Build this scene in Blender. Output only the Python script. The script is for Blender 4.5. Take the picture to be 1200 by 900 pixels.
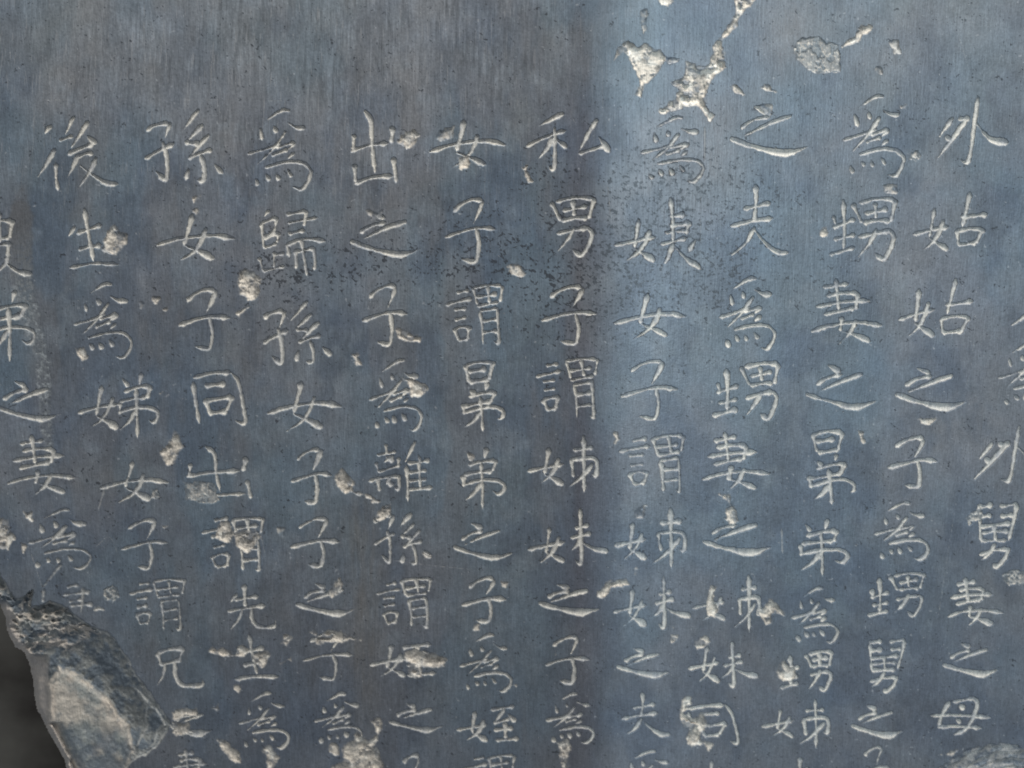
import bpy, math, random
import numpy as np

S = bpy.context.scene
COL = S.collection
for o in list(bpy.data.objects):
    bpy.data.objects.remove(o)
random.seed(4); np.random.seed(4)

# ------------------------------------------------------------------ camera
PX = 0.0003                       # one photo pixel is about 0.3 mm of stone
F = 1800.0
TH = math.radians(19.5)
D = F*PX
st, ct = math.sin(TH), math.cos(TH)
CAM = np.array([0.0, -D*ct, D*st])
RIGHT = np.array([1.0, 0, 0]); UP = np.array([0, st, ct]); FWD = np.array([0, ct, -st])
cd = bpy.data.cameras.new('camera'); cam = bpy.data.objects.new('camera', cd); COL.objects.link(cam)
cam.location = CAM; cam.rotation_euler = (math.pi/2-TH, 0, 0)
cd.sensor_width = 36; cd.lens = 36*F/1200; cd.clip_start = 0.01; cd.clip_end = 50
cd.dof.use_dof = True; cd.dof.focus_distance = D*0.965; cd.dof.aperture_fstop = 17
S.camera = cam

def unproject(x, y, h):
    """points on the plane Y = h (metres behind the face) seen at photo position x, y"""
    x, y, h = np.broadcast_arrays(x, y, h)
    d = FWD + ((x-600)/F)[..., None]*RIGHT + ((450-y)/F)[..., None]*UP
    t = (h-CAM[1])/d[..., 1]
    return CAM + d*t[..., None]

# ------------------------------------------------------------------ light
w = bpy.data.worlds.new('World'); S.world = w; w.use_nodes = True
bg = w.node_tree.nodes['Background']
bg.inputs[0].default_value = (0.80, 0.89, 1.0, 1); bg.inputs[1].default_value = 0.42

def area(name, loc, target, sx, sy, power, col):
    l = bpy.data.lights.new(name, 'AREA'); l.shape = 'RECTANGLE'; l.size = sx; l.size_y = sy
    l.energy = power; l.color = col
    o = bpy.data.objects.new(name, l); COL.objects.link(o); o.location = loc
    from mathutils import Vector
    o.rotation_euler = (Vector(target)-Vector(loc)).to_track_quat('-Z', 'Y').to_euler()
    return o
area('skylight_lamp', (0.20, -0.43, 0.84), (0.02, 0, 0.02), 0.5, 0.25, 14.5, (1.0, 0.98, 0.95))

# added spot, its ramp shaping a pale band: sharp on the left, fading right
EDGE = unproject(np.array(711.), np.array(450.), np.array(0.))[0]
sl = bpy.data.lights.new('band_spot', 'SPOT'); sl.energy = 33; sl.spot_size = math.radians(75); sl.spot_blend = 0.5
sl.shadow_soft_size = 0.012; sl.color = (0.66, 0.86, 1.0)
so = bpy.data.objects.new('band_spot', sl); COL.objects.link(so)
so.location = (EDGE, -1.3, -0.14); so.rotation_euler = (math.radians(96), 0, 0)
sl.use_nodes = True
nt = sl.node_tree; N = nt.nodes; L = nt.links
em = N['Emission']
tc = N.new('ShaderNodeTexCoord'); sp = N.new('ShaderNodeSeparateXYZ'); L.new(tc.outputs['Normal'], sp.inputs[0])
ab = N.new('ShaderNodeMath'); ab.operation = 'ABSOLUTE'; L.new(sp.outputs['Z'], ab.inputs[0])
dv = N.new('ShaderNodeMath'); dv.operation = 'DIVIDE'; L.new(sp.outputs['X'], dv.inputs[0]); L.new(ab.outputs[0], dv.inputs[1])
mr = N.new('ShaderNodeMapRange'); mr.inputs['From Min'].default_value = -0.05; mr.inputs['From Max'].default_value = 0.15
L.new(dv.outputs[0], mr.inputs['Value'])
cr = N.new('ShaderNodeValToRGB'); L.new(mr.outputs[0], cr.inputs[0])
r = cr.color_ramp; r.elements[0].position = 0.243; r.elements[0].color = (0, 0, 0, 1)
r.elements[1].position = 0.262; r.elements[1].color = (1, 1, 1, 1)
for p, v in ((0.31, .93), (0.37, .78), (0.46, .68), (0.60, .66), (1.0, .62)):
    e = r.elements.new(p); e.color = (v, v, v, 1)
L.new(cr.outputs[0], em.inputs['Strength'])

S.view_settings.view_transform = 'Standard'; S.view_settings.look = 'None'
S.view_settings.exposure = 0; S.view_settings.gamma = 1; S.view_settings.use_curve_mapping = False

# ------------------------------------------------------------------ noise over photo-sized coordinates
TAB = np.random.RandomState(11).rand(512, 512).astype(np.float32)
def vnoise(x, y, seed):
    x = x+seed*37.17; y = y+seed*91.31
    xi = np.floor(x).astype(np.int32); yi = np.floor(y).astype(np.int32)
    fx = (x-xi).astype(np.float32); fy = (y-yi).astype(np.float32)
    fx = fx*fx*(3-2*fx); fy = fy*fy*(3-2*fy)
    x0 = xi & 511; x1 = (xi+1) & 511; y0 = yi & 511; y1 = (yi+1) & 511
    return (TAB[y0, x0]*(1-fx)+TAB[y0, x1]*fx)*(1-fy)+(TAB[y1, x0]*(1-fx)+TAB[y1, x1]*fx)*fy
def fbm(x, y, sx, sy, seed, octaves=4, gain=0.55):
    out = 0; a = 1; tot = 0
    for k in range(octaves):
        u = x/sx*2**k; v = y/sy*2**k
        if .5 < sx/sy < 2:
            c, s_ = math.cos(seed+k*.9), math.sin(seed+k*.9); u, v = u*c-v*s_, u*s_+v*c
        out = out+a*vnoise(u, v, seed+k*3.3); tot += a; a *= gain
    return out/tot
def sst(a, b, v):
    t = np.clip((v-a)/(b-a), 0, 1); return t*t*(3-2*t)

def grow(start, sign, n, lim):
    out = []; v = start; s = 1.5
    while abs(v-start) < lim:
        v += sign*s; s *= 1.22; out.append(v)
    return out
gx = np.array(grow(-10, -1, 0, 560)[::-1]+list(np.arange(-10, 1211, 1.0))+grow(1210, 1, 0, 560), dtype=np.float64)
gy = np.array(grow(-10, -1, 0, 520)[::-1]+list(np.arange(-10, 911, 1.0))+grow(910, 1, 0, 560), dtype=np.float64)
GX, GY = np.meshgrid(gx, gy)
NY, NX = GX.shape
depth = np.zeros((NY, NX), np.float32)      # in photo pixels, into the stone
dust = np.zeros((NY, NX), np.float32)       # pale powder left in the cuts
owner = np.zeros((NY, NX), np.int32)
WOB = (fbm(GX, GY, 4.0, 4.0, 5, 2)-0.5)
WOB2 = (fbm(GX, GY, 14, 14, 8, 4)-0.5)

# ------------------------------------------------------------------ writing: strokes of every component, traced by hand
G = {
'zi': 'h 128 590 165 555 218 532 262 540;p 262 548 245 595 218 650;h 90 712 180 680 250 665 325 675;g 232 668 248 740 238 815 225 828 165 815',
'nv': 'v 412 590 400 650 376 740;n 376 740 430 762 512 805;p 472 665 455 720 420 775 345 820;h 255 738 350 708 440 692 520 688 600 705',
'nvr': 'v 572 105 562 170 552 222;n 552 222 600 248 640 270;p 618 155 600 200 570 240 525 270;h 475 210 555 190 640 175',
'zhi': 'd 212 455 258 475;h 168 528 205 500 265 488;p 340 488 270 510 178 553;N 132 565 200 590 320 620 400 592',
'wei': 'p 740 105 715 103 640 152;n 740 158 775 180 812 180;d 625 185 632 228;d 680 170 688 195;h 575 288 660 262 715 240;p 728 195 680 265 612 332;h 690 262 765 240;p 765 243 732 272;h 675 295 735 272;p 762 285 735 308;g 645 345 730 322 800 325 835 360 825 400 795 440 760 428;d 605 395 615 420;d 648 375 660 395;d 692 372 700 395;d 735 358 752 385',
'yan': 'h 145 172 195 160;h 92 228 150 212 215 198;h 130 252 185 245;h 135 298 185 288;v 130 345 150 395;h 130 345 165 330 200 335;v 200 335 192 385;h 150 395 190 388',
'weir': 'v 218 150 238 230;h 218 150 290 135 355 140;v 355 140 345 215;v 285 145 295 220;h 235 192 330 178;h 238 235 340 215;v 250 258 262 330 264 415;h 250 258 330 245;g 330 245 335 330 340 415 315 400;h 265 305 330 295;h 265 358 330 350',
'shengr': 'p 565 600 575 635;h 560 640 660 608;v 605 535 612 640 608 730;h 570 690 655 672;h 545 748 655 718',
'sheng': 'p 350 665 320 710;h 365 692 475 655;v 395 580 415 700 438 825;h 370 768 475 748;h 330 855 440 832 555 840',
'nan': 'v 585 550 628 635;h 610 545 700 522 785 532;v 785 532 760 625;h 640 588 750 565;v 685 545 692 610;h 635 635 700 618 755 625;h 615 695 690 675 755 668;g 755 668 780 690 760 750 725 805 685 768;p 692 668 665 720 608 785',
'sunz': 'h 240 290 265 268 325 258;p 335 265 310 335;h 235 410 290 375 350 348;g 305 345 322 400 325 470 318 510 275 470',
'xi': 'p 440 215 365 300;p 455 275 390 340;h 390 345 440 348;p 490 315 400 405;h 400 405 440 388 505 372;g 455 400 468 440 470 500 435 495;d 400 445 388 490;d 515 430 550 465',
'di': 'd 190 125 212 155;p 280 105 270 150;h 195 180 270 160 325 160;v 325 160 310 205;h 175 225 240 212 310 208;v 172 235 175 275;g 178 272 250 248 330 250 368 272 362 300 340 320 312 302;v 255 165 262 280 262 388;p 255 265 225 310 175 350',
'kun': 'v 182 515 200 590;h 182 515 240 495 310 500;v 310 500 292 580;h 200 542 275 530;h 205 590 292 578;d 205 630 222 645;p 285 600 275 630;h 200 660 270 640 320 640;v 320 640 300 680;h 170 705 250 690 310 680;v 170 700 178 738;g 178 735 250 710 320 705 365 730 355 760 330 765;v 250 665 260 740 262 822;p 250 735 225 770 180 800',
'qi': 'h 95 80 205 65;h 110 115 170 102 250 105;h 65 160 180 140 300 135;v 250 110 240 170;h 95 195 160 180 240 165;v 148 45 158 110 165 178;h 40 265 120 240 240 225 365 240;v 178 210 168 265;n 168 265 220 275 305 310;p 240 225 215 275 160 322',
'gu': 'v 880 110 862 190 838 275;h 835 230 960 212;v 812 295 820 365;h 812 295 880 278 940 288;v 940 288 905 355;h 820 360 905 352',
'zir': 'v 735 45 738 180 738 310;h 690 108 780 98;v 680 155 688 235;g 680 155 730 148 790 145 800 180 795 235 775 222;p 775 180 725 240 655 290',
'mei': 'h 700 475 755 462;h 680 520 770 500;g 720 390 722 500 728 620 718 650 695 622;p 725 520 700 560 668 590;n 728 540 780 575 852 585',
'fu': 'v 740 470 745 540 735 640;h 690 580 810 550;h 628 660 720 635 825 622;p 735 670 700 740 630 795;n 735 675 790 745 845 785 900 785',
'jiu': 'v 478 315 488 450;h 478 312 530 305;h 490 350 525 345;h 572 308 640 298;v 640 298 628 370 605 440;h 580 345 620 340;h 480 388 550 380 615 372;h 490 412 550 405 605 405;v 545 385 548 440;h 490 440 600 438;h 480 495 550 475 605 475;g 605 475 592 510 555 545 538 528;p 545 455 520 495 475 525',
'tong': 'v 905 595 918 690 935 785;h 910 570 1000 545 1085 548;g 1085 548 1120 590 1140 700 1155 795 1100 770;h 965 608 1055 600;v 965 680 985 738;h 965 680 1030 668 1090 660;v 1090 660 1060 725;h 985 738 1060 728',
'chu': 'v 710 120 740 160 745 300 758 410;v 660 235 655 300;h 650 308 720 282 820 270;v 840 200 835 265;v 662 375 668 455;h 665 460 740 430 840 425;v 845 340 858 455',
'hou': 'p 238 190 205 235;p 255 305 225 360 178 430;v 262 365 262 430 272 490;p 345 150 308 228;h 280 258 340 238;p 410 175 375 235 335 290;d 412 240 445 272;h 322 322 380 295 440 275;p 365 330 345 380 312 440;h 365 335 400 320 435 318;p 450 345 420 410 365 488;n 375 375 440 425 500 462 560 462',
'gui': 'p 258 590 240 612;v 225 645 238 770;h 228 645 295 620;v 298 622 285 690;h 235 710 290 690;h 240 718 305 695;v 305 695 298 735;h 240 762 298 742;v 215 810 235 870;v 285 780 285 855;h 235 870 335 848;h 288 795 330 788;h 345 605 435 590;v 435 590 425 660;h 350 645 490 620;h 355 695 425 680;h 345 750 420 715 525 730;d 345 745 355 800;v 385 775 390 860;h 385 780 470 765;g 470 765 480 860 462 850;v 410 715 425 800 440 900',
'li': 'h 770 132 858 118;v 808 85 815 125;p 838 140 800 168;d 812 140 840 162;v 765 170 775 215;h 775 212 875 180;v 870 150 865 190;h 730 255 780 240 870 232;v 770 250 780 298;g 870 232 872 298 850 285;p 830 235 810 270;d 820 255 835 275;p 945 75 895 175;v 905 185 912 260 912 350;d 962 135 970 160;h 915 172 1015 158;h 920 215 1000 205;h 920 255 1000 245;h 915 295 1025 285;v 965 165 970 288',
'xian': 'p 510 85 475 130;h 500 112 608 95;v 545 45 550 145;h 470 165 560 148 645 138;p 535 160 520 205 485 245;g 580 150 578 200 605 240 690 240 692 208',
'xiong': 'v 740 365 755 415;h 740 360 800 340 858 340;v 858 340 840 395;h 755 415 850 392;p 775 415 765 470 735 515;g 820 410 820 470 850 515 950 515 950 485',
'si': 'p 635 135 525 190;h 470 285 560 240 655 210;g 600 200 602 290 600 380 590 398 570 375;p 590 245 565 300 520 350;d 610 255 655 292;p 795 165 755 230 712 315;h 715 320 840 280;d 810 245 855 310',
'wai': 'p 865 155 805 240;p 930 158 860 260 785 355;h 900 158 935 155;d 835 238 850 252;g 985 60 968 180 955 280 940 370 900 350;n 975 175 1040 260 1130 268',
'yir': 'h 345 615 405 605;v 345 530 355 640 355 740;h 345 660 430 645;v 430 645 415 690;h 320 690 415 680;h 300 745 420 715;d 460 725 430 775;p 355 745 330 815 295 860;n 360 750 410 810 485 860',
'mu': 'v 850 590 815 650 800 705;h 800 708 880 702 1000 712;h 870 590 960 572;g 960 572 988 595 960 670 930 720 870 745;h 765 655 880 650 1040 662;d 900 605 915 620;d 885 670 900 685',
'zhir': 'h 705 628 810 610;p 765 625 715 690;h 715 690 790 668;d 780 645 815 680;v 768 690 770 762;h 720 722 805 712;h 725 770 830 762',
'sou': 'h -60 645 0 632 55 636;v 58 636 45 715;h -40 722 45 715;v -5 600 0 740;v 40 738 38 800;h -50 760 40 740;p 38 800 25 840 -30 892;n 30 835 90 880 150 885',
'fux': 'p 285 650 190 765;v 205 770 200 820;h 150 855 240 835;h 315 755 365 742;h 300 790 425 772;h 325 820 385 810;h 330 840 435 832;v 390 750 380 880',
'fux2': 'p 1230 265 1140 325',
'ge': 'v 150 855 150 940;h 120 915 190 905',
'ge2': 'v 735 865 735 960;h 690 920 780 908',
'cut': 'h 815 838 885 825;p 860 840 790 890;h 1080 790 1180 800',
}
PROF = {'h': ((0, .55), (.08, 1.1), (.22, .85), (.5, .66), (.75, .85), (.88, 1.25), (1, .3)), 'v': ((0, .55), (.1, 1.25), (.25, .95), (.6, .74), (.88, .98), (1, .15)),
        'p': ((0, .8), (.15, 1.15), (.6, .8), (1, .15)), 'n': ((0, .25), (.4, .7), (.75, 1.4), (.9, 1.1), (1, .1)),
        'N': ((0, .8), (.06, 1.1), (.3, .8), (.65, 1.5), (.72, 1.6), (.85, .9), (1, .15)),
        'd': ((0, .35), (.5, 1.05), (.8, 1.2), (1, .5)), 'g': ((0, .7), (.1, 1), (.7, .95), (.86, 1.2), (1, .15))}
def parse(s):
    out = []
    for st_ in s.split(';'):
        t = st_.split(); out.append((t[0], np.array([float(v) for v in t[1:]]).reshape(-1, 2)))
    return out
GP = {k: parse(v) for k, v in G.items()}
T = {'A1': (0, 100), 'B1': (250, 100), 'C1': (500, 100), 'D1': (700, 100), 'E1': (900, 100),
     'A2': (0, 300), 'B2': (250, 300), 'C2': (500, 300), 'D2': (700, 300), 'E2': (900, 300),
     'A3': (0, 500), 'B3': (250, 500), 'C3': (500, 500), 'D3': (700, 500), 'E3': (900, 500),
     'A4': (0, 675), 'B4': (150, 675), 'C4': (400, 675), 'D4': (650, 675), 'E4': (900, 675)}
# character, tile, strength, component boxes in tile units of a quarter photo pixel ('-' keeps the traced box)
CH = '''
嫂 A1 .9 sou -
弟 A2 1 di -54 170 165 490
之 A2 1 zhi -20 590 285 770
妻 A3 1 qi -
為 A3 .8 wei 135 390 430 670
婦 A3 .5 fux -
後 A1 1 hou -
生 A1 1 sheng -
為 A2 1 wei 345 130 620 480
娣 A2 1 nvr 370 610 550 805 di 560 555 745 855
女 A3 1 nv 475 165 790 355
子 A3 1 zi 570 435 785 665
謂 A4 .8 yan 610 30 715 225 weir 720 15 865 255
兄 A4 1 xiong -
之 A4 1 zhi 805 625 990 745
妻 A4 .8 qi 800 815 1010 1010
孫 A1 1 sunz 685 175 815 450 xi 850 120 1040 450
女 A1 1 nv 735 610 1100 825
子 A2 1 zi 840 155 1075 435
同 A2 1 tong -
出 A3 1 chu 880 95 1175 340
謂 A3 1 yan 950 430 1090 660 weir 1090 425 1235 680
先 B4 1 xian -
生 B4 1 sheng 500 275 705 485
為 B4 1 wei 520 550 755 810
為 B1 1 wei 165 115 460 490
歸 B1 1 gui -
孫 B2 1 sunz - xi -
女 B2 1 nv -
子 B3 1 zi 365 105 550 360
子 B3 1 zi 370 430 590 655
之 B3 1 zhi 395 735 665 880
子 B4 1 zi 820 265 1055 485
為 B4 1 wei 875 550 1100 790
出 B1 1 chu -
之 B1 1 zhi 650 600 970 800
子 B2 1 zi 700 135 910 415
為 B2 1 wei 735 490 980 820
離 B3 1 li -
孫 B3 1 sunz 755 415 855 640 xi 865 410 1015 640
謂 C4 1 yan 165 30 275 220 weir 285 10 420 240
姪 C4 1 nvr 140 325 300 470 zhir 290 320 445 465
之 C4 .9 zhi 230 600 475 725
子 C4 .8 zi 270 840 400 1020
女 C1 1 nv 15 165 370 390
子 C1 1 zi -
謂 C2 1 yan - weir -
晜 C2 1 kun -
弟 C3 1 di -
之 C3 1 zhi -
子 C4 1 zi 570 10 770 215
為 C4 1 wei 560 275 800 545
姪 C4 1 nvr 548 640 685 770 zhir -
謂 C4 .9 yan 570 850 690 1040 weir 690 840 810 1060
私 C1 1 si -
男 C1 1 nan -
子 C2 1 zi 540 140 800 410
謂 C2 1 yan 512 505 630 720 weir 655 480 800 760
姊 C3 1 nvr - zir -
妹 C3 1 nvr 480 470 645 635 mei -
之 C3 1 zhi 530 740 810 875
子 C4 1 zi 960 285 1160 500
為 C4 1 wei 965 550 1185 785
為 D1 .7 wei 210 150 500 455
姨 D1 .8 nvr 85 630 270 820 yir -
女 D2 1 nv 85 180 415 390
子 D2 1 zi 115 490 375 765
謂 D3 .8 yan 105 55 250 270 weir 262 40 405 310
姊 D3 .8 nvr 82 455 230 620 zir 262 390 410 660
妹 D4 .8 nvr 280 65 430 230 mei 460 5 640 250
之 D4 .9 zhi 300 340 540 470
夫 D4 .8 fu 315 550 550 750
為 D4 .8 wei 310 820 560 1060
之 D1 1.1 zhi 630 100 985 325
夫 D1 1 fu -
為 D2 1 wei -
甥 D2 1 shengr - nan 675 500 850 770
妻 D3 1 qi 495 30 805 300
之 D3 .9 zhi 500 430 810 595
姊 D4 1 nvr 650 60 800 205 zir 845 0 960 260
妹 D4 1 nvr 630 335 770 495 mei 785 315 960 520
同 D4 1 tong 625 605 865 790
出 D4 .8 ge2 -
為 E1 .9 wei 355 50 640 430
甥 E1 .8 shengr 285 540 410 795 nan 400 530 600 825
妻 E2 .9 qi 205 110 540 415
之 E2 .9 zhi 185 515 510 715
晜 E3 .9 kun 195 20 410 370
弟 E3 .9 di 155 440 375 705
為 E4 .9 wei 110 55 330 315
甥 E4 1 shengr 60 375 145 525 nan 180 350 300 540
姊 E4 1 nvr -25 625 120 752 zir 145 580 285 805
妹 E4 .8 ge -
外 E1 1 wai -
姑 E1 .8 nvr 680 580 845 770 gu 885 505 1025 750
姑 E2 1 nvr 612 160 775 375 gu -
之 E2 1 zhi 605 525 930 715
子 E3 1 zi 565 50 790 285
為 E3 .9 wei 500 355 755 625
甥 E3 .9 shengr 470 715 570 885 nan 575 685 730 890
舅 E4 1 jiu -
之 E4 1 zhi 395 610 630 750
子 E4 .8 zi 430 800 570 1010
舅 E2 .7 fux2 -
為 E2 .9 wei 1080 405 1350 710
外 E3 1 wai 965 0 1335 262
舅 E3 1 jiu 985 360 1165 660
妻 E4 1 qi 840 10 1100 235
之 E4 1 zhi 825 315 1080 465
母 E4 1 mu -
'''
def chaikin(p, n=2, r=.22):
    for _ in range(n):
        q = [p[0]]
        for a, b in zip(p[:-1], p[1:]):
            q += [a*(1-r)+b*r, a*r+b*(1-r)]
        q.append(p[-1]); p = np.array(q)
    return p
def span(g, a, b):
    i0 = int(np.searchsorted(g, a)); return slice(i0, max(i0, int(np.searchsorted(g, b))))
def carve(pts, kind, wid, strength, buf, by, bx):
    """write stroke width minus distance into buf, which covers grid rows by and columns bx"""
    p = chaikin(pts) if len(pts) > 2 else pts
    seg = np.hypot(*(p[1:]-p[:-1]).T); cum = np.concatenate([[0], np.cumsum(seg)]); tt = cum/max(cum[-1], 1e-6)
    pr = PROF[kind]; pa = [a for a, b in pr]
    tn = np.unique(np.concatenate([tt, pa]))      # stations, so that the width profile is followed on long strokes
    p = np.stack([np.interp(tn, tt, p[:, 0]), np.interp(tn, tt, p[:, 1])], 1)
    ws = np.interp(tn, pa, [b for a, b in pr])*wid
    X = GX[by, bx]; Y = GY[by, bx]; X0 = X[0]; Y0 = Y[:, 0]
    m = wid*2+3
    iy = span(Y0, p[:, 1].min()-m, p[:, 1].max()+m); ix = span(X0, p[:, 0].min()-m, p[:, 0].max()+m)
    X = X[iy, ix]; Y = Y[iy, ix]
    if X.size == 0: return
    v = np.full(X.shape, -9., np.float32)
    for a, b, wa, wb in zip(p[:-1], p[1:], ws[:-1], ws[1:]):
        dx, dy = b-a; l2 = dx*dx+dy*dy+1e-9
        t = np.clip(((X-a[0])*dx+(Y-a[1])*dy)/l2, 0, 1)
        v = np.maximum(v, wa+(wb-wa)*t-np.hypot(X-a[0]-t*dx, Y-a[1]-t*dy))
    buf[iy, ix] = np.maximum(buf[iy, ix], v*np.where(v > 0, strength, 1))

parts = []           # (kind name, label, material)
for ln in CH.strip().split('\n'):
    t = ln.split(); ch, tile, strg = t[0], t[1], float(t[2]); t = t[3:]
    ox, oy = T[tile]
    strokes = []
    while t:
        c = t.pop(0); tr = GP[c]
        allp = np.concatenate([q for _, q in tr]); lo = allp.min(0); hi = allp.max(0)
        if t[0] == '-':
            t.pop(0); nlo, nhi, jit = lo, hi, 0
        else:
            b = [float(v) for v in t[:4]]; t = t[4:]; nlo = np.array(b[:2]); nhi = np.array(b[2:]); jit = 2.6
        for k, q in tr:
            q2 = (q-lo)/(hi-lo)*(nhi-nlo)+nlo+np.random.uniform(-jit, jit, q.shape)
            strokes.append((k, q2/4+np.array([ox, oy])))
    loc = np.concatenate([q for _, q in strokes]); x0, y0 = loc.min(0)-8; x1, y1 = loc.max(0)+8
    parts.append(('carved_character', '%s cut into the stone and filled with pale dust' % ch)); pid = len(parts)
    sy = span(gy, y0, y1); sx = span(gx, x0, x1)
    tmp = np.full((sy.stop-sy.start, sx.stop-sx.start), -9., np.float32)
    for k, q in strokes:
        wd = (2.85-.45*np.clip((y0-500)/400, 0, 1))*np.random.uniform(.82, 1.14)*(1.12 if k in 'dNn' else 1)
        if len(strokes) > 14: wd *= .82
        carve(q, k, wd, strg, tmp, sy, sx)
    v = tmp+WOB[sy, sx]*1.5+WOB2[sy, sx]*1.6
    dd = np.maximum(v, 0)
    dep = (np.minimum(dd*1.9, 2.3)+dd*.25)*(.75+.25*strg)
    depth[sy, sx] = np.maximum(depth[sy, sx], dep)
    dust[sy, sx] = np.maximum(dust[sy, sx], sst(.0, 1.2, v)*(.62+.38*strg)*(0.35+.65*strg))
    m = tmp > -1.6
    owner[sy, sx][m] = pid
NCH = len(parts)

# ------------------------------------------------------------------ chips and flakes
beige = np.zeros((NY, NX), np.float32); grain = np.zeros((NY, NX), np.float32)
def polysdf(X, Y, P):
    d = np.full(X.shape, 1e9); inside = np.zeros(X.shape, bool)
    n = len(P)
    for i in range(n):
        ax, ay = P[i]; bx, by = P[(i+1) % n]
        dx, dy = bx-ax, by-ay; l2 = dx*dx+dy*dy+1e-9
        t = np.clip(((X-ax)*dx+(Y-ay)*dy)/l2, 0, 1)
        d = np.minimum(d, np.hypot(X-ax-t*dx, Y-ay-t*dy))
        c = ((ay > Y) != (by > Y)) & (X < (bx-ax)*(Y-ay)/(by-ay+1e-12)+ax)
        inside ^= c
    return np.where(inside, d, -d)
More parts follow.
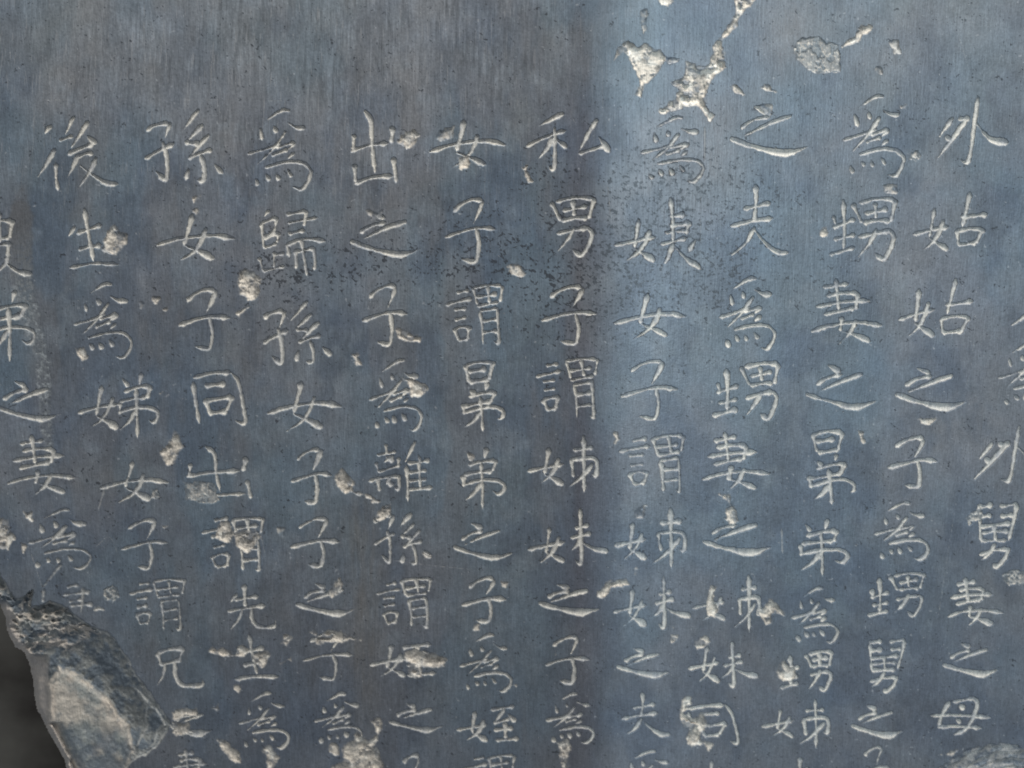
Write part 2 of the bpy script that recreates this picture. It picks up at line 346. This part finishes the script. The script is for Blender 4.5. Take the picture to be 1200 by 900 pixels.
# tile (or Z = the top strip at a third of a pixel), style, depth, points.  b beige fresh break, g grey granular, s shallow
CHIPS = '''
Z b 6 480 -20 560 -20 545 0 500 65 470 110 440 150 435 200 460 240 420 260 395 300 375 345 405 405 395 425 350 370 300 365 230 390 285 345 290 310 262 290 300 270 310 215 370 235 400 220 410 165 440 120 490 50
Z b 4 50 225 75 170 110 150 140 165 165 150 225 175 235 205 210 260 165 290 155 340 135 335 150 290 120 240 115 190 90 180
Z g 3 700 170 720 140 780 125 800 150 850 160 850 250 780 265 740 250 710 220
Z b 3 860 165 880 140 910 130 930 90 970 88 968 108 915 145
Z b 3 205 -20 270 -20 270 0 250 22 225 12
Z s 2 150 40 178 28 170 75 165 125 152 100
Z s 2 1028 148 1055 142 1068 185 1045 192
Z s 2 990 240 1003 240 1005 262 994 262
Z s 2 245 205 290 205 285 220 250 218
A1 b 4 492 770 500 680 540 662 592 700 590 740 545 790 530 797
B2 b 5 108 80 150 52 192 70 218 110 215 160 180 207 120 185
B2 b 3 108 268 168 225 178 238 120 277
B1 b 4 870 260 900 225 940 208 970 232 940 290 900 310
C1 s 3 38 250 60 210 130 192 120 240 70 268
C1 b 4 148 340 200 328 192 380 150 392
C1 b 2 442 388 475 374 468 400 500 450 480 457 458 410
C1 b 2 385 850 420 840 470 885 455 895 400 885
B2 b 3 855 340 910 350 945 375 990 382 970 402 900 402 860 378
B2 b 3 645 458 682 465 700 512 675 517
B2 b 4 868 560 930 575 985 600 1000 625 960 662 925 655 930 615 890 590
A3 b 5 800 -12 835 20 855 90 812 150 785 167 758 120 790 85 812 40
A3 g 2 862 262 930 250 1010 270 1022 340 950 367 885 330
A3 b 4 -30 420 40 436 50 490 77 530 40 584 20 575 -30 560
A3 b 3 110 402 150 402 148 435 118 434
A3 g 4 490 758 530 748 566 770 560 800 530 820 495 802
A3 g 3 710 290 740 290 742 325 715 330
A3 b 2 760 465 797 460 790 476 764 479
A3 b 2 98 540 130 560 110 588
B3 b 4 22 460 60 452 92 490 80 540 50 530 10 520
B3 b 5 98 500 160 482 212 500 210 550 160 582 110 552
B3 b 5 565 250 600 193 654 250 652 300 620 312 580 280
B3 b 2 660 308 720 308 780 348 760 352 700 325
B3 b 4 790 375 835 358 828 410 780 440 772 410
B3 b 3 545 775 590 713 612 740 602 775 555 800
B3 b 2 980 588 1020 608 1000 617
B3 s 2 300 470 332 475 325 508 305 492
B4 b 5 850 265 880 258 900 280 960 260 1020 265 1088 300 1020 300 950 312 890 306
B4 b 4 388 350 440 350 500 365 530 332 562 350 540 370 480 387 430 372
B4 b 4 590 370 640 350 667 375 642 417 600 412
B4 b 3 732 278 757 290 742 322 716 316
B4 b 3 703 407 767 376 762 395 710 427
B4 b 2 497 515 525 513 518 540 500 532
B4 b 3 208 640 250 628 312 628 322 655 270 650 220 672
B4 b 4 212 690 280 690 300 735 250 745 208 735
B4 b 4 423 765 470 788 512 825 532 875 500 870 460 840 450 800
B4 b 7 1138 682 1180 672 1192 710 1170 770 1135 800 1172 820 1195 900 1200 960 950 960 960 900 1008 870 1018 790 1060 760 1072 720 1092 735 1130 772 1162 740 1150 700
B4 b 3 948 790 975 788 982 830 950 822
B4 b 4 622 820 655 800 680 830 722 850 702 870 672 905 650 905 648 850
B4 b 3 400 620 425 600 432 630 415 636
C4 b 6 300 360 340 342 400 365 480 366 502 390 480 420 440 432 380 430 375 468 325 468 318 400
C4 b 5 1018 780 1060 768 1072 800 1052 830 1062 900 1065 960 1035 960 1030 830
C4 b 2 622 235 640 232 640 250 628 252
C4 b 2 793 510 825 510 820 520
D4 b 4 206 72 240 35 330 18 347 40 270 58 235 98 212 92
D4 b 4 738 48 762 48 742 110 762 150 745 192 713 185 713 130
D4 b 5 953 170 1010 113 1040 130 1072 178 1035 165 1012 215 985 238 970 202
D4 b 2 543 236 566 238 556 254
D4 b 2 553 280 582 273 577 302 553 302
D4 b 3 653 320 700 287 722 308 700 330 668 338
D4 b 4 1043 450 1080 408 1122 440 1130 480 1070 492
D4 b 6 598 580 632 570 637 620 612 640 650 660 700 648 722 700 680 730 682 792 640 803 615 760 640 720 600 692 583 650
D4 b 3 708 782 735 788 722 818
D3 b 4 573 320 642 308 630 370 658 440 620 452 603 400 620 370 590 345
D3 b 3 80 30 102 55 85 78
D3 s 3 188 420 195 380 225 355 240 368 212 395 215 425
D3 b 3 165 655 188 655 186 700 168 702
C3 b 3 182 118 215 135 212 162
E1 g 3 653 350 670 312 700 308 727 330 700 362
E1 b 3 233 680 275 664 282 710 250 722
E1 s 2 550 478 602 478 597 502 560 500
E3 g 3 923 420 1000 376 1012 430 960 450 940 492
E3 g 3 1098 690 1140 662 1230 672 1230 732 1130 737
E4 b 3 812 836 885 818 872 842
E4 s 9 770 960 800 905 850 865 940 812 1040 788 1260 800 1260 960
A1 b 3 888 520 930 518 910 557
A1 b 2 898 580 925 578 918 597
A2 s 2 650 215 675 225 665 245
A2 b 2 720 200 745 200 735 225
A2 b 2 750 245 800 228 795 245 765 262
A2 b 3 350 430 395 425 408 470 385 490
A2 b 2 735 640 762 636 755 658
B1 s 2 725 590 790 592 788 625 740 630
C3 b 2 355 730 380 730 370 745
D1 b 2 630 0 665 15 695 45 680 48
D1 b 2 755 8 800 3 835 30 790 25
D1 s 3 765 95 812 92 815 140 795 145
E1 b 2 612 92 650 92 645 108 620 110
E2 b 2 715 765 745 770 780 765 760 782 722 780
E2 b 2 425 820 450 870 438 865
A4 b 2 440 160 460 140 480 155 455 163
D4 b 2 0 350 8 350 6 370
'''
NAMES = {'b': 'chip', 'g': 'granular_pit', 's': 'shallow_flake'}
LAB = {'b': 'pale beige chip where the dark skin has flaked off', 'g': 'grey granular pit with a ragged edge', 's': 'shallow grey flake in the polished face'}
CH_H = fbm(GX, GY, 13, 11, 91, 4); CH_N = fbm(GX, GY, 9, 9, 21, 4); CH_F = fbm(GX, GY, 3.2, 3.2, 33, 3)
RIDGE = 1-np.abs(fbm(GX, GY, 16, 13, 51, 3)-.5)*4
for ln in CHIPS.strip().split('\n'):
    t = ln.split(); a = np.array([float(v) for v in t[3:]]).reshape(-1, 2)
    a = a/3+np.array([700, 0]) if t[0] == 'Z' else a/4+np.array(T[t[0]])
    style, md = t[1], float(t[2])
    m = 10
    sy = slice(np.searchsorted(gy, a[:, 1].min()-m), np.searchsorted(gy, a[:, 1].max()+m)); sx = slice(np.searchsorted(gx, a[:, 0].min()-m), np.searchsorted(gx, a[:, 0].max()+m))
    X, Y = GX[sy, sx], GY[sy, sx]
    s = polysdf(X, Y, a)+WOB2[sy, sx]*11+WOB[sy, sx]*2.5+.8
    holes = sst(.62, .72, CH_H[sy, sx])
    cn, cf = CH_N[sy, sx], CH_F[sy, sx]
    ins = sst(-.2, 1.3, s)
    if ln.startswith('E4 s 9'):
        rr = np.hypot((X-1185)/1.35, Y-935)
        st_ = (rr+WOB2[sy, sx]*9)/9.; fr = st_-np.floor(st_)
        dep = ins*(np.clip(s*.30, 0, 9)+3.0*fr)
        beige[sy, sx] = np.maximum(beige[sy, sx], ins*.40*sst(.6, .98, fr)+.30*ins*sst(.4, .6, cn))
        grain[sy, sx] = np.maximum(grain[sy, sx], ins*.6*(cf > .44))
    elif style == 'b':
        dep = ins*(1-.75*holes)*(np.clip(.6+s*.8, 0, md*.9)*(.6+.8*cn)+(cf-.5)*.8*min(1, md/4)+1.6*(.6 if md > 4 else .3)*sst(.10, .0, np.abs(CH_H[sy, sx]-.47))*min(1, md/4))
        beige[sy, sx] = np.maximum(beige[sy, sx], sst(-1.0, 2.6, s)*np.clip(.30+1.2*sst(.30, .52, cn*.75+cf*.25), 0, 1)*(1-.75*holes))
    elif style == 'g':
        big_ = GX[0, sx][-1]-GX[0, sx][0] > 55; q = (cn if big_ else cf); dep = ins*(md*.22+(sst(.43, .54, q))*.9+(cf-.5)*.9)
        grain[sy, sx] = np.maximum(grain[sy, sx], ins)
        beige[sy, sx] = np.maximum(beige[sy, sx], ins*(.22*sst(.45, .55, q)+.40*sst(.03, .0, np.abs(q-.52))+.5*sst(.62, .7, cf)))
    else:
        dep = ins*np.clip(.4+s*.5, 0, md)*(.5+.8*cn)
        beige[sy, sx] = np.maximum(beige[sy, sx], ins*.55*sst(.35, .7, cn))
    depth[sy, sx] = np.where(s > 0, np.maximum(dep, depth[sy, sx]*.35), depth[sy, sx])
    dust[sy, sx] *= 1-ins*.8
    parts.append((NAMES[style], LAB[style])); owner[sy, sx][s > -1.3] = len(parts)

# ------------------------------------------------------------------ hairline scratches
for q, wd in (('450 655 500 662 560 668', .25), ('0 118 120 116 330 118', .08), ('113 640 130 625 142 662', .2), ('122 575 115 598', .8), ('1100 720 1112 640 1120 590', .15),
              ('1125 480 1137 435 1142 395', .1), ('916 620 917 648', .9), ('822 200 820 330', .1), ('826 150 826 190', .6),
              ('712 215 716 260', .3), ('305 620 311 652', .4), ('1120 30 1135 80', .15), ('37 650 50 690', .35)):
    P = np.array([float(v) for v in q.split()]).reshape(-1, 2)
    b = np.full((NY, NX), -9., np.float32); carve(P, 'v', wd*1.6, 1, b, slice(0, NY), slice(0, NX))
    v = b+WOB*1.1
    depth = np.maximum(depth, np.clip(v, 0, 1.2)*.8).astype(np.float32); dust = np.maximum(dust, sst(-.3, .9, v)*.30)

# ------------------------------------------------------------------ rough mortar seam on the left
SE = polysdf(GX, GY, [(22, 215), (36, 218), (38, 262), (40, 330), (47, 372), (59, 420), (60, 470), (64, 540), (52, 540), (46, 480), (40, 420), (24, 380), (12, 330), (8, 260)])+WOB2*7+WOB*2
seam = sst(-2, 4, SE)*sst(205, 250, GY+WOB2*60)
depth += seam*(.7+1.0*(CH_F-.35)*sst(300, 360, GY)); parts.append(('mortar_seam', 'rough grey mortar strip along an old break')); m = (SE > 0) & (owner == 0); owner[m] = len(parts)

# ------------------------------------------------------------------ broken lower left corner
q4 = lambda s, c='A4': [(float(a)/4+T[c][0], float(b)/4+T[c][1]) for a, b in zip(s.split()[0::2], s.split()[1::2])]
edge = [(0, 709), (6, 724), (7, 739), (17, 759), (28, 765), (35, 783), (39, 809), (43, 832), (53, 851), (64, 874), (75, 890), (80, 915), (100, 975), (130, 1175), (175, 1475)]
OUT = [(-2000, 640), (-90, 645), (-60, 668), (-22, 690)]+edge+[(-2000, 1600)]
cut = polysdf(GX, GY, OUT)+WOB2*4+WOB*1.4          # > 0 : air
LEFT = -88+(fbm(GY*0+3, GY, 40, 40, 77, 4)-.5)*26
air = (cut > 0) | (GX < LEFT)
rim = [(-95, 600), (-60, 625), (-20, 655), (0, 672)]+q4('20 30 70 110 150 70 145 150 230 120 300 135 370 195 430 230 500 260 560 320 612 392 640 450 700 530 750 612 803 690 780 752 742 802 690 846 645 856 600 905 590 1000 640 1200 760 2000')+[(60, 1500), (-400, 1400), (-400, 600)]
R = polysdf(GX, GY, rim)+WOB2*7+WOB*2.0
fine = fbm(GX, GY, 11, 11, 61, 5); blotc = fbm(GX, GY, 40, 40, 62, 3)
b_in = sst(-.3, 2.0, R)
core_p = [(57, 803), (69, 782), (87, 790), (116, 810), (130, 826), (140, 840), (150, 850), (154, 872), (158, 880), (148, 900), (146, 1000), (200, 1500), (120, 1000), (90, 902), (57, 850)]
R2 = polysdf(GX, GY, core_p)+WOB2*4+WOB*1.0
third = q4('620 520 660 540 700 590 750 650 780 700 740 730 720 790 650 845 640 800 690 700 680 610')
R3 = polysdf(GX, GY, third)+WOB2*6+WOB
ed = -cut
incore = sst(-4, 6, R2+(fine-.5)*8)
sc = 2.0+np.clip(R, 0, 34)*.52+(fine-.5)*8+(CH_F-.5)*2.4
rr = np.hypot(GX-60, (GY-890)*.85)
sc += np.sin((rr+WOB2*22)/4.6)*.55*sst(0, 8, R)*sst(.4, .6, blotc)
face = 8.5+(fine-.5)*4.2+(CH_F-.5)*1.4+(fbm(GX, GY, 34, 46, 95, 3)-.5)*9+np.clip(GY-845, 0, 60)*.16
sc = sc*(1-incore)+face*incore
sc -= sst(-3, 0, R2)*sst(5, 1, R2)*1.8                     # lip of the pale core
sidem = sst(61, 52, GX+WOB2*7)*sst(766, 772, GY)         # steep pale side face
sc = sc+sidem*np.clip(60-GX, 0, 40)*1.5
thin = sst(9, 6.5, ed)*sst(846, 852, GY)
sc = np.where(GY > 846, sc+sst(22, 9, ed)*7*(1-thin)-thin*4, sc)
sc -= sst(-2, 2.5, R3)*3.0
rub = b_in*sst(792, 760, GY+.30*GX+WOB2*30)
q1 = fbm(GX, GY, 17, 12, 44, 4); q2 = fbm(GX, GY, 26, 20, 47, 4)
rdg = sst(.10, 0., np.abs(q1-.5))+.8*sst(.07, 0., np.abs(q2-.48))
sc = sc*(1-rub*.7)+rub*(9+(q2-.5)*26-rdg*3.4+(CH_F-.5)*2)
sc += sst(9, 0, ed)**2*14+np.clip(5-ed, 0, 5)*1.5
depth = (b_in*np.maximum(sc, 0)+depth*(1-b_in)).astype(np.float32)
parts.append(('broken_corner', 'scalloped break at the lower left corner with pale core showing')); BRK = len(parts)
m = (R > -1.2); owner[m] = BRK

# ------------------------------------------------------------------ surface relief and albedo (stone colours, with brighter top and dimmer bottom light painted in)
relief = (fbm(GX, GY, 420, 380, 2, 3)-.5)*5+(fbm(GX, GY, 60, 80, 3, 3)-.5)*.7+(fbm(GX, GY, 1.6, 24, 7, 2)-.5)*(.20+.15*sst(700, 500, GX))+(fbm(GX, GY, 2.1, 2.1, 15, 2)-.5)*.16
depth = depth+relief.astype(np.float32)
C = np.array
def blend(a, b, t):
    return a*(1-t[..., None])+C(b)*t[..., None]
blot = fbm(GX, GY, 150, 170, 100, 5)
blot2 = fbm(GX, GY, 55, 90, 120, 5)
base = np.ones((NY, NX, 3))*C([.088, .112, .132])
base = blend(base, [.110, .119, .132], sst(.40, .68, blot))
base = blend(base, [.062, .077, .099], sst(.42, .66, blot2)*.7)
warm = fbm(GX, GY, 45, 150, 140, 5)
base = blend(base, [.108, .106, .108], sst(.46, .66, warm)*(.42-.35*sst(650, 760, GX)))
bl3 = fbm(GX, GY, 30, 26, 150, 5)
base = blend(base, [.122, .142, .160], sst(.52, .74, bl3)*.4)
# brown handled strip left of the light's edge, darker smears
brown = np.exp(-((GX-683+8*(fbm(GX*0, GY, 50, 50, 5, 2)-.5))/24)**2)*sst(-100, 130, GY)*(.35+.65*fbm(GX, GY, 8, 60, 66, 4))
base = blend(base, [.062, .054, .058], np.clip(brown*.68, 0, 1))
br2 = np.exp(-((GX-428)/22)**2)*sst(540, 640, GY)*fbm(GX, GY, 6, 50, 67, 3)
base = blend(base, [.115, .105, .092], np.clip(br2*.8, 0, 1))
# pale worn bloom in the upper left, with brighter light along the top painted in
bloom_toplight = sst(240, -40, GY)*sst(760, 250, GX)*(.35+.65*blot)+.5*sst(200, 0, GY)*sst(700, 1200, GX)
base = blend(base, [.165, .170, .170], np.clip(bloom_toplight*.80, 0, 1)*.8)
# lower part painted darker, for the light falling off downwards
low_dimming = sst(520, 900, GY)*(.3+.7*fbm(GX, GY, 80, 60, 160, 4))
base = blend(base, [.052, .060, .074], np.clip(low_dimming*.60, 0, 1))
# vertical rubbing streaks, strongest in the top left
SL = GX+.06*GY*sst(900, 100, GX)+4*fbm(GX, GY, 90, 120, 205, 2)
stv = fbm(SL, GY, 2.2, 38, 200, 3)*.55+fbm(SL, GY, 5, 110, 210, 3)*.25+fbm(GX-.35*GY, GY, 2.5, 50, 215, 2)*.2
amp = (.2+1.3*blot2*sst(.35,.65,bl3)+.3)*.18+.24*(.4+1.2*sst(.38, .62, bl3))*sst(330, 60, GY)*sst(900, 500, GX)+.12*sst(300, 100, np.abs(GX-430))
base *= (1+(stv-.5)*2*amp)[..., None]
base *= (1+(fbm(GX, GY, 3, 3, 230, 3)-.5)*.34+(fbm(GX, GY, 22, 26, 236, 5)-.5)*.45)[..., None]
base *= np.where(GX[..., None] > 0, 1, 1)*(1+(fbm(GX, GY, 60, 60, 237, 4)-.5)[..., None]*C([.16, .03, -.12]))
# pale light scratches in the top left
ps = sst(.68, .86, fbm(SL, GY, 1.5, 26, 240, 2))*sst(420, 60, GY)*.5
base = blend(base, [.24, .24, .24], ps*sst(900, 400, GX)*.7)
# black specks of old ink
def blob(cx, cy, rx, ry): return np.exp(-((GX-cx)/rx)**2-((GY-cy)/ry)**2)
den = blob(745, 290, 100, 85)*1.1+blob(620, 330, 90, 70)*.5+blob(800, 210, 120, 60)*.3+blob(1000, 300, 160, 120)*.15+blob(150, 560, 120, 120)*.12+blob(830, 300, 60, 60)*.7+blob(330, 320, 75, 36)+blob(450, 300, 60, 30)*.7+blob(560, 300, 60, 60)*.5+blob(690, 350, 40, 40)*.7+blob(640, 210, 40, 20)*.5+.10+blob(800, 170, 120, 60)*.25
spn = fbm(GX, GY, 3.0, 2.6, 260, 2)*.72+fbm(GX, GY, 12, 10, 262, 3)*.28
speck = sst(.76-.17*np.clip(den, 0, 1), .80-.17*np.clip(den, 0, 1), spn)
base = blend(base, [.018, .020, .024], speck*.80)
ws = sst(.86, .92, fbm(GX, GY, 4.2, 4.2, 280, 2))
base = blend(base, [.26, .27, .28], ws*.5)
# mortar strip
base = blend(base, [.115, .125, .130], seam*(.25+.75*sst(.4, .6, CH_F))*sst(200, 330, GY)*.9)
base = blend(base, [.070, .070, .072], seam*sst(360, 250, GY)*.75)
base = blend(base, [.30, .32, .33], seam*sst(.56, .70, CH_F)*.4*sst(300, 380, GY))
# grey grain and beige core
base = blend(base, [.19, .20, .195], grain*.6)
base = blend(base, [.060, .070, .080], grain*sst(.45, .38, CH_F)*.6)
bcol = np.ones((NY, NX, 3))*C([.47, .425, .36])
bcol = blend(bcol, [.26, .24, .21], sst(.48, .66, fbm(GX, GY, 7, 7, 300, 3)))
bcol = blend(bcol, [.54, .51, .45], sst(.55, .75, fbm(GX, GY, 12, 12, 310, 3)))
bt = np.clip(beige, 0, 1)[..., None]; base = base*(1-bt)+bcol*bt
dcol = np.ones((NY, NX, 3))*C([.46, .445, .405])
dcol = blend(dcol, [.34, .34, .335], sst(.45, .75, fbm(GX, GY, 6, 9, 320, 3)))
dcol = blend(dcol, [.50, .475, .42], sst(.45, .65, fbm(GX, GY, 22, 22, 330, 3)))
dt = np.clip(dust*(.52+.62*fbm(GX, GY, 3.4, 5, 340, 3)), 0, .93)[..., None]
base = base*(1-dt)+dcol*dt
# broken corner colours
bk = np.ones((NY, NX, 3))*C([.088, .105, .120])
bk = blend(bk, [.165, .170, .162], sst(.40, .62, fine))
bk *= (.78+.44*CH_F)[..., None]
bk = blend(bk, [.40, .355, .30], rub*np.clip(rdg, 0, 1)*sst(.35, .62, q2*.5+CH_N*.5))
bk = blend(bk, [.38, .33, .28], rub*sst(.53, .64, fbm(GX, GY, 19, 9, 49, 4))*sst(735, 755, GY+.1*GX))
core = blend(np.ones((NY, NX, 3))*C([.25, .26, .24]), [.36, .325, .275], sst(.42, .66, fbm(GX, GY, 28, 34, 350, 4))+.6*sst(12, 2, R2))
core = blend(core, [.13, .145, .15], sst(.58, .74, fbm(GX, GY, 16, 18, 360, 5))*.6)
core = blend(core, [.10, .12, .14], sst(838, 880, GY+fine*30-15)*.75*sst(.32, .55, fine*.6+CH_N*.4))
bk = bk*(1-incore[..., None])+core*incore[..., None]
dkp = sst(0, 3, polysdf(GX, GY, [(55, 783), (69, 786), (67, 797), (60, 803), (56, 798)])+WOB2*6); bk = blend(bk, [.07, .08, .085], dkp*.9)
lip = sst(-3, 0, R2)*sst(5, 1, R2)*sst(.38, .55, CH_N)
bk = blend(bk, [.42, .375, .315], np.clip(lip, 0, 1)*.75)
bk = blend(bk, [.40, .35, .305], np.clip(np.maximum(sidem*(1-dkp), thin*1.0)+sst(13, 5, ed)*sst(700, 715, GY), 0, 1)*.92*(.6+.55*CH_N))
rimc = sst(-1, 1, R)*sst(4.6, 1.5, R)*sst(.36, .56, CH_N)
bk = blend(bk, [.34, .335, .31], rimc*.85)
l3 = sst(-1.5, .5, R3)*sst(3.2, 1, R3); bk = blend(bk, [.32, .32, .30], np.clip(l3, 0, 1)*.7*sst(.36, .55, CH_N))
base = base*(1-b_in[..., None])+bk*b_in[..., None]
matte = np.clip(np.maximum(np.maximum(dust, beige), np.maximum(b_in, seam)), 0, 1)
ALB = np.concatenate([np.clip(base, .004, .8), matte[..., None]], -1).astype(np.float32)

# ------------------------------------------------------------------ materials
def stone_material(name):
    m = bpy.data.materials.new(name); m.use_nodes = True
    nt = m.node_tree; N = nt.nodes; L = nt.links; bs = N['Principled BSDF']
    at = N.new('ShaderNodeAttribute'); at.attribute_name = 'stone_colour'
    tc = N.new('ShaderNodeTexCoord')
    mp = N.new('ShaderNodeMapping'); mp.inputs['Scale'].default_value = (2400, 900, 190); L.new(tc.outputs['Object'], mp.inputs[0])
    n1 = N.new('ShaderNodeTexNoise'); n1.inputs['Scale'].default_value = 1; n1.inputs['Detail'].default_value = 3; L.new(mp.outputs[0], n1.inputs['Vector'])
    n2 = N.new('ShaderNodeTexNoise'); n2.inputs['Scale'].default_value = 1500; n2.inputs['Detail'].default_value = 4; L.new(tc.outputs['Object'], n2.inputs['Vector'])
    add = N.new('ShaderNodeMath'); add.operation = 'ADD'; L.new(n1.outputs['Fac'], add.inputs[0]); L.new(n2.outputs['Fac'], add.inputs[1])
    mr = N.new('ShaderNodeMapRange'); mr.inputs['From Min'].default_value = .6; mr.inputs['From Max'].default_value = 1.4
    mr.inputs['To Min'].default_value = .74; mr.inputs['To Max'].default_value = 1.26; L.new(add.outputs[0], mr.inputs['Value'])
    mx = N.new('ShaderNodeVectorMath'); mx.operation = 'SCALE'; L.new(at.outputs['Color'], mx.inputs[0]); L.new(mr.outputs[0], mx.inputs['Scale'])
    L.new(mx.outputs[0], bs.inputs['Base Color'])
    rg = N.new('ShaderNodeMapRange'); rg.inputs['To Min'].default_value = .40; rg.inputs['To Max'].default_value = .92
    L.new(at.outputs['Alpha'], rg.inputs['Value']); L.new(rg.outputs[0], bs.inputs['Roughness'])
    bs.inputs['Specular IOR Level'].default_value = .50
    bp = N.new('ShaderNodeBump'); bp.inputs['Strength'].default_value = .35; bp.inputs['Distance'].default_value = .00012
    L.new(add.outputs[0], bp.inputs['Height']); L.new(bp.outputs[0], bs.inputs['Normal'])
    return m
STONE = stone_material('blue_limestone')

# ------------------------------------------------------------------ build the meshes from the one height field
P = unproject(GX, GY, depth.astype(np.float64)*PX)
V = P.reshape(-1, 3).astype(np.float32); A = ALB.reshape(-1, 4)
cell_air = air[:-1, :-1] | air[1:, :-1] | air[:-1, 1:] | air[1:, 1:]
own = owner[:-1, :-1]
J, I = np.meshgrid(np.arange(NX-1), np.arange(NY-1))
def make_mesh(name, quads, verts, cols):
    me = bpy.data.meshes.new(name); n = len(quads)
    me.vertices.add(len(verts)); me.vertices.foreach_set('co', verts.ravel())
    me.loops.add(n*4); me.loops.foreach_set('vertex_index', quads.ravel().astype(np.int32))
    me.polygons.add(n); me.polygons.foreach_set('loop_start', np.arange(0, n*4, 4, dtype=np.int32))
    me.polygons.foreach_set('use_smooth', np.ones(n, bool))
    me.update(calc_edges=True)
    ca = me.color_attributes.new('stone_colour', 'FLOAT_COLOR', 'POINT'); ca.data.foreach_set('color', cols.ravel())
    me.materials.append(STONE)
    return me
root = bpy.data.objects.new('stone_stele', None); COL.objects.link(root)
root.empty_display_size = .05
root['label'] = 'dark blue-grey stone tablet carved with columns of Chinese characters, its lower left corner broken'
root['category'] = 'stele'
def cells(mask):
    i, j = I[mask], J[mask]; a = i*NX+j
    return np.stack([a, a+NX, a+NX+1, a+1], 1)
def build(name, mask, label=None, extra=None):
    q = cells(mask)
    if len(q) < 6: return None
    u, inv = np.unique(q, return_inverse=True); q = inv.reshape(-1, 4)
    vv, cc = V[u], A[u]
    if extra is not None:
        q2, v2, c2 = extra; q = np.concatenate([q, q2+len(vv)]); vv = np.concatenate([vv, v2]); cc = np.concatenate([cc, c2])
    o = bpy.data.objects.new(name, make_mesh(name, q, vv, cc)); COL.objects.link(o); o.parent = root
    if label and name != 'chip': o['label'] = label
    return o
# outer sides and back: every boundary edge of the face is drawn straight back to the rear plane
solid = ~cell_air
pad = np.zeros((NY+1, NX+1), bool); pad[1:-1, 1:-1] = solid
eq = []
def edges(cond, f):
    i, j = np.nonzero(cond); eq.append(f(i, j))
s_ = pad[1:-1, 1:-1]
edges(s_ & ~pad[:-2, 1:-1], lambda i, j: np.stack([i*NX+j, i*NX+j+1], 1))
edges(s_ & ~pad[2:, 1:-1], lambda i, j: np.stack([(i+1)*NX+j+1, (i+1)*NX+j], 1))
edges(s_ & ~pad[1:-1, :-2], lambda i, j: np.stack([(i+1)*NX+j, i*NX+j], 1))
edges(s_ & ~pad[1:-1, 2:], lambda i, j: np.stack([i*NX+j+1, (i+1)*NX+j+1], 1))
E = np.concatenate(eq); THICK = .075
u, inv = np.unique(E, return_inverse=True); inv = inv.reshape(-1, 2); n = len(u)
rings = [V[u]]
for k, (fr, am) in enumerate(((.12, .0015), (.4, .003), (1., .0))):
    b = V[u].copy(); b[:, 1] = V[u][:, 1]*(1-fr)+THICK*fr
    jx = (fbm(V[u][:, 2]*1e4, V[u][:, 0]*1e4+k*50, 60, 60, 400+k, 3)-.5)*2*am; b[:, 0] += jx
    rings.append(b)
sv = np.concatenate(rings).astype(np.float32)
sq = np.concatenate([np.stack([inv[:, 0]+k*n, inv[:, 1]+k*n, inv[:, 1]+(k+1)*n, inv[:, 0]+(k+1)*n], 1) for k in range(3)])
scol = np.tile(C([.16, .145, .125, 1.]), (len(sv), 1)).astype(np.float32)
scol[:, :3] *= (.6+.8*fbm(sv[:, 0]*3000+sv[:, 1]*3000, sv[:, 2]*3000, 20, 20, 500, 4))[:, None]
bx0, bx1 = V[u][:, 0].min(), V[u][:, 0].max(); bz0, bz1 = V[u][:, 2].min(), V[u][:, 2].max()
side_me = (sq, sv, scol)
build('tablet_face', solid & (own == 0), None, side_me)
for k, (nm, lb) in enumerate(parts):
    build(nm, solid & (own == k+1), lb)

# ------------------------------------------------------------------ wall behind
def wall_mat():
    m = bpy.data.materials.new('old_wall'); m.use_nodes = True; nt = m.node_tree; N = nt.nodes; L = nt.links; bs = N['Principled BSDF']
    tc = N.new('ShaderNodeTexCoord'); n1 = N.new('ShaderNodeTexNoise'); n1.inputs['Scale'].default_value = 14; n1.inputs['Detail'].default_value = 7
    L.new(tc.outputs['Object'], n1.inputs['Vector'])
    cr = N.new('ShaderNodeValToRGB'); cr.color_ramp.elements[0].position = .36; cr.color_ramp.elements[0].color = (.05, .040, .031, 1)
    cr.color_ramp.elements[1].position = .66; cr.color_ramp.elements[1].color = (.24, .215, .175, 1)
    L.new(n1.outputs['Fac'], cr.inputs[0]); L.new(cr.outputs[0], bs.inputs['Base Color']); bs.inputs['Roughness'].default_value = .95
    bp = N.new('ShaderNodeBump'); bp.inputs['Strength'].default_value = .4; bp.inputs['Distance'].default_value = .002
    L.new(n1.outputs['Fac'], bp.inputs['Height']); L.new(bp.outputs[0], bs.inputs['Normal'])
    return m
me = bpy.data.meshes.new('wall'); y = THICK+.02
nx, nz = 60, 60
xs = np.linspace(-1.4, 1.4, nx); zs = np.linspace(-1.2, 1.2, nz)
vv = [(a, y+.004*math.sin(a*37+b*11)+.003*math.sin(b*53), b) for b in zs for a in xs]
me.from_pydata(vv, [], [(j*nx+i, j*nx+i+1, (j+1)*nx+i+1, (j+1)*nx+i) for j in range(nz-1) for i in range(nx-1)])
me.materials.append(wall_mat())
for p in me.polygons: p.use_smooth = True
wl = bpy.data.objects.new('wall', me); COL.objects.link(wl); wl['kind'] = 'structure'
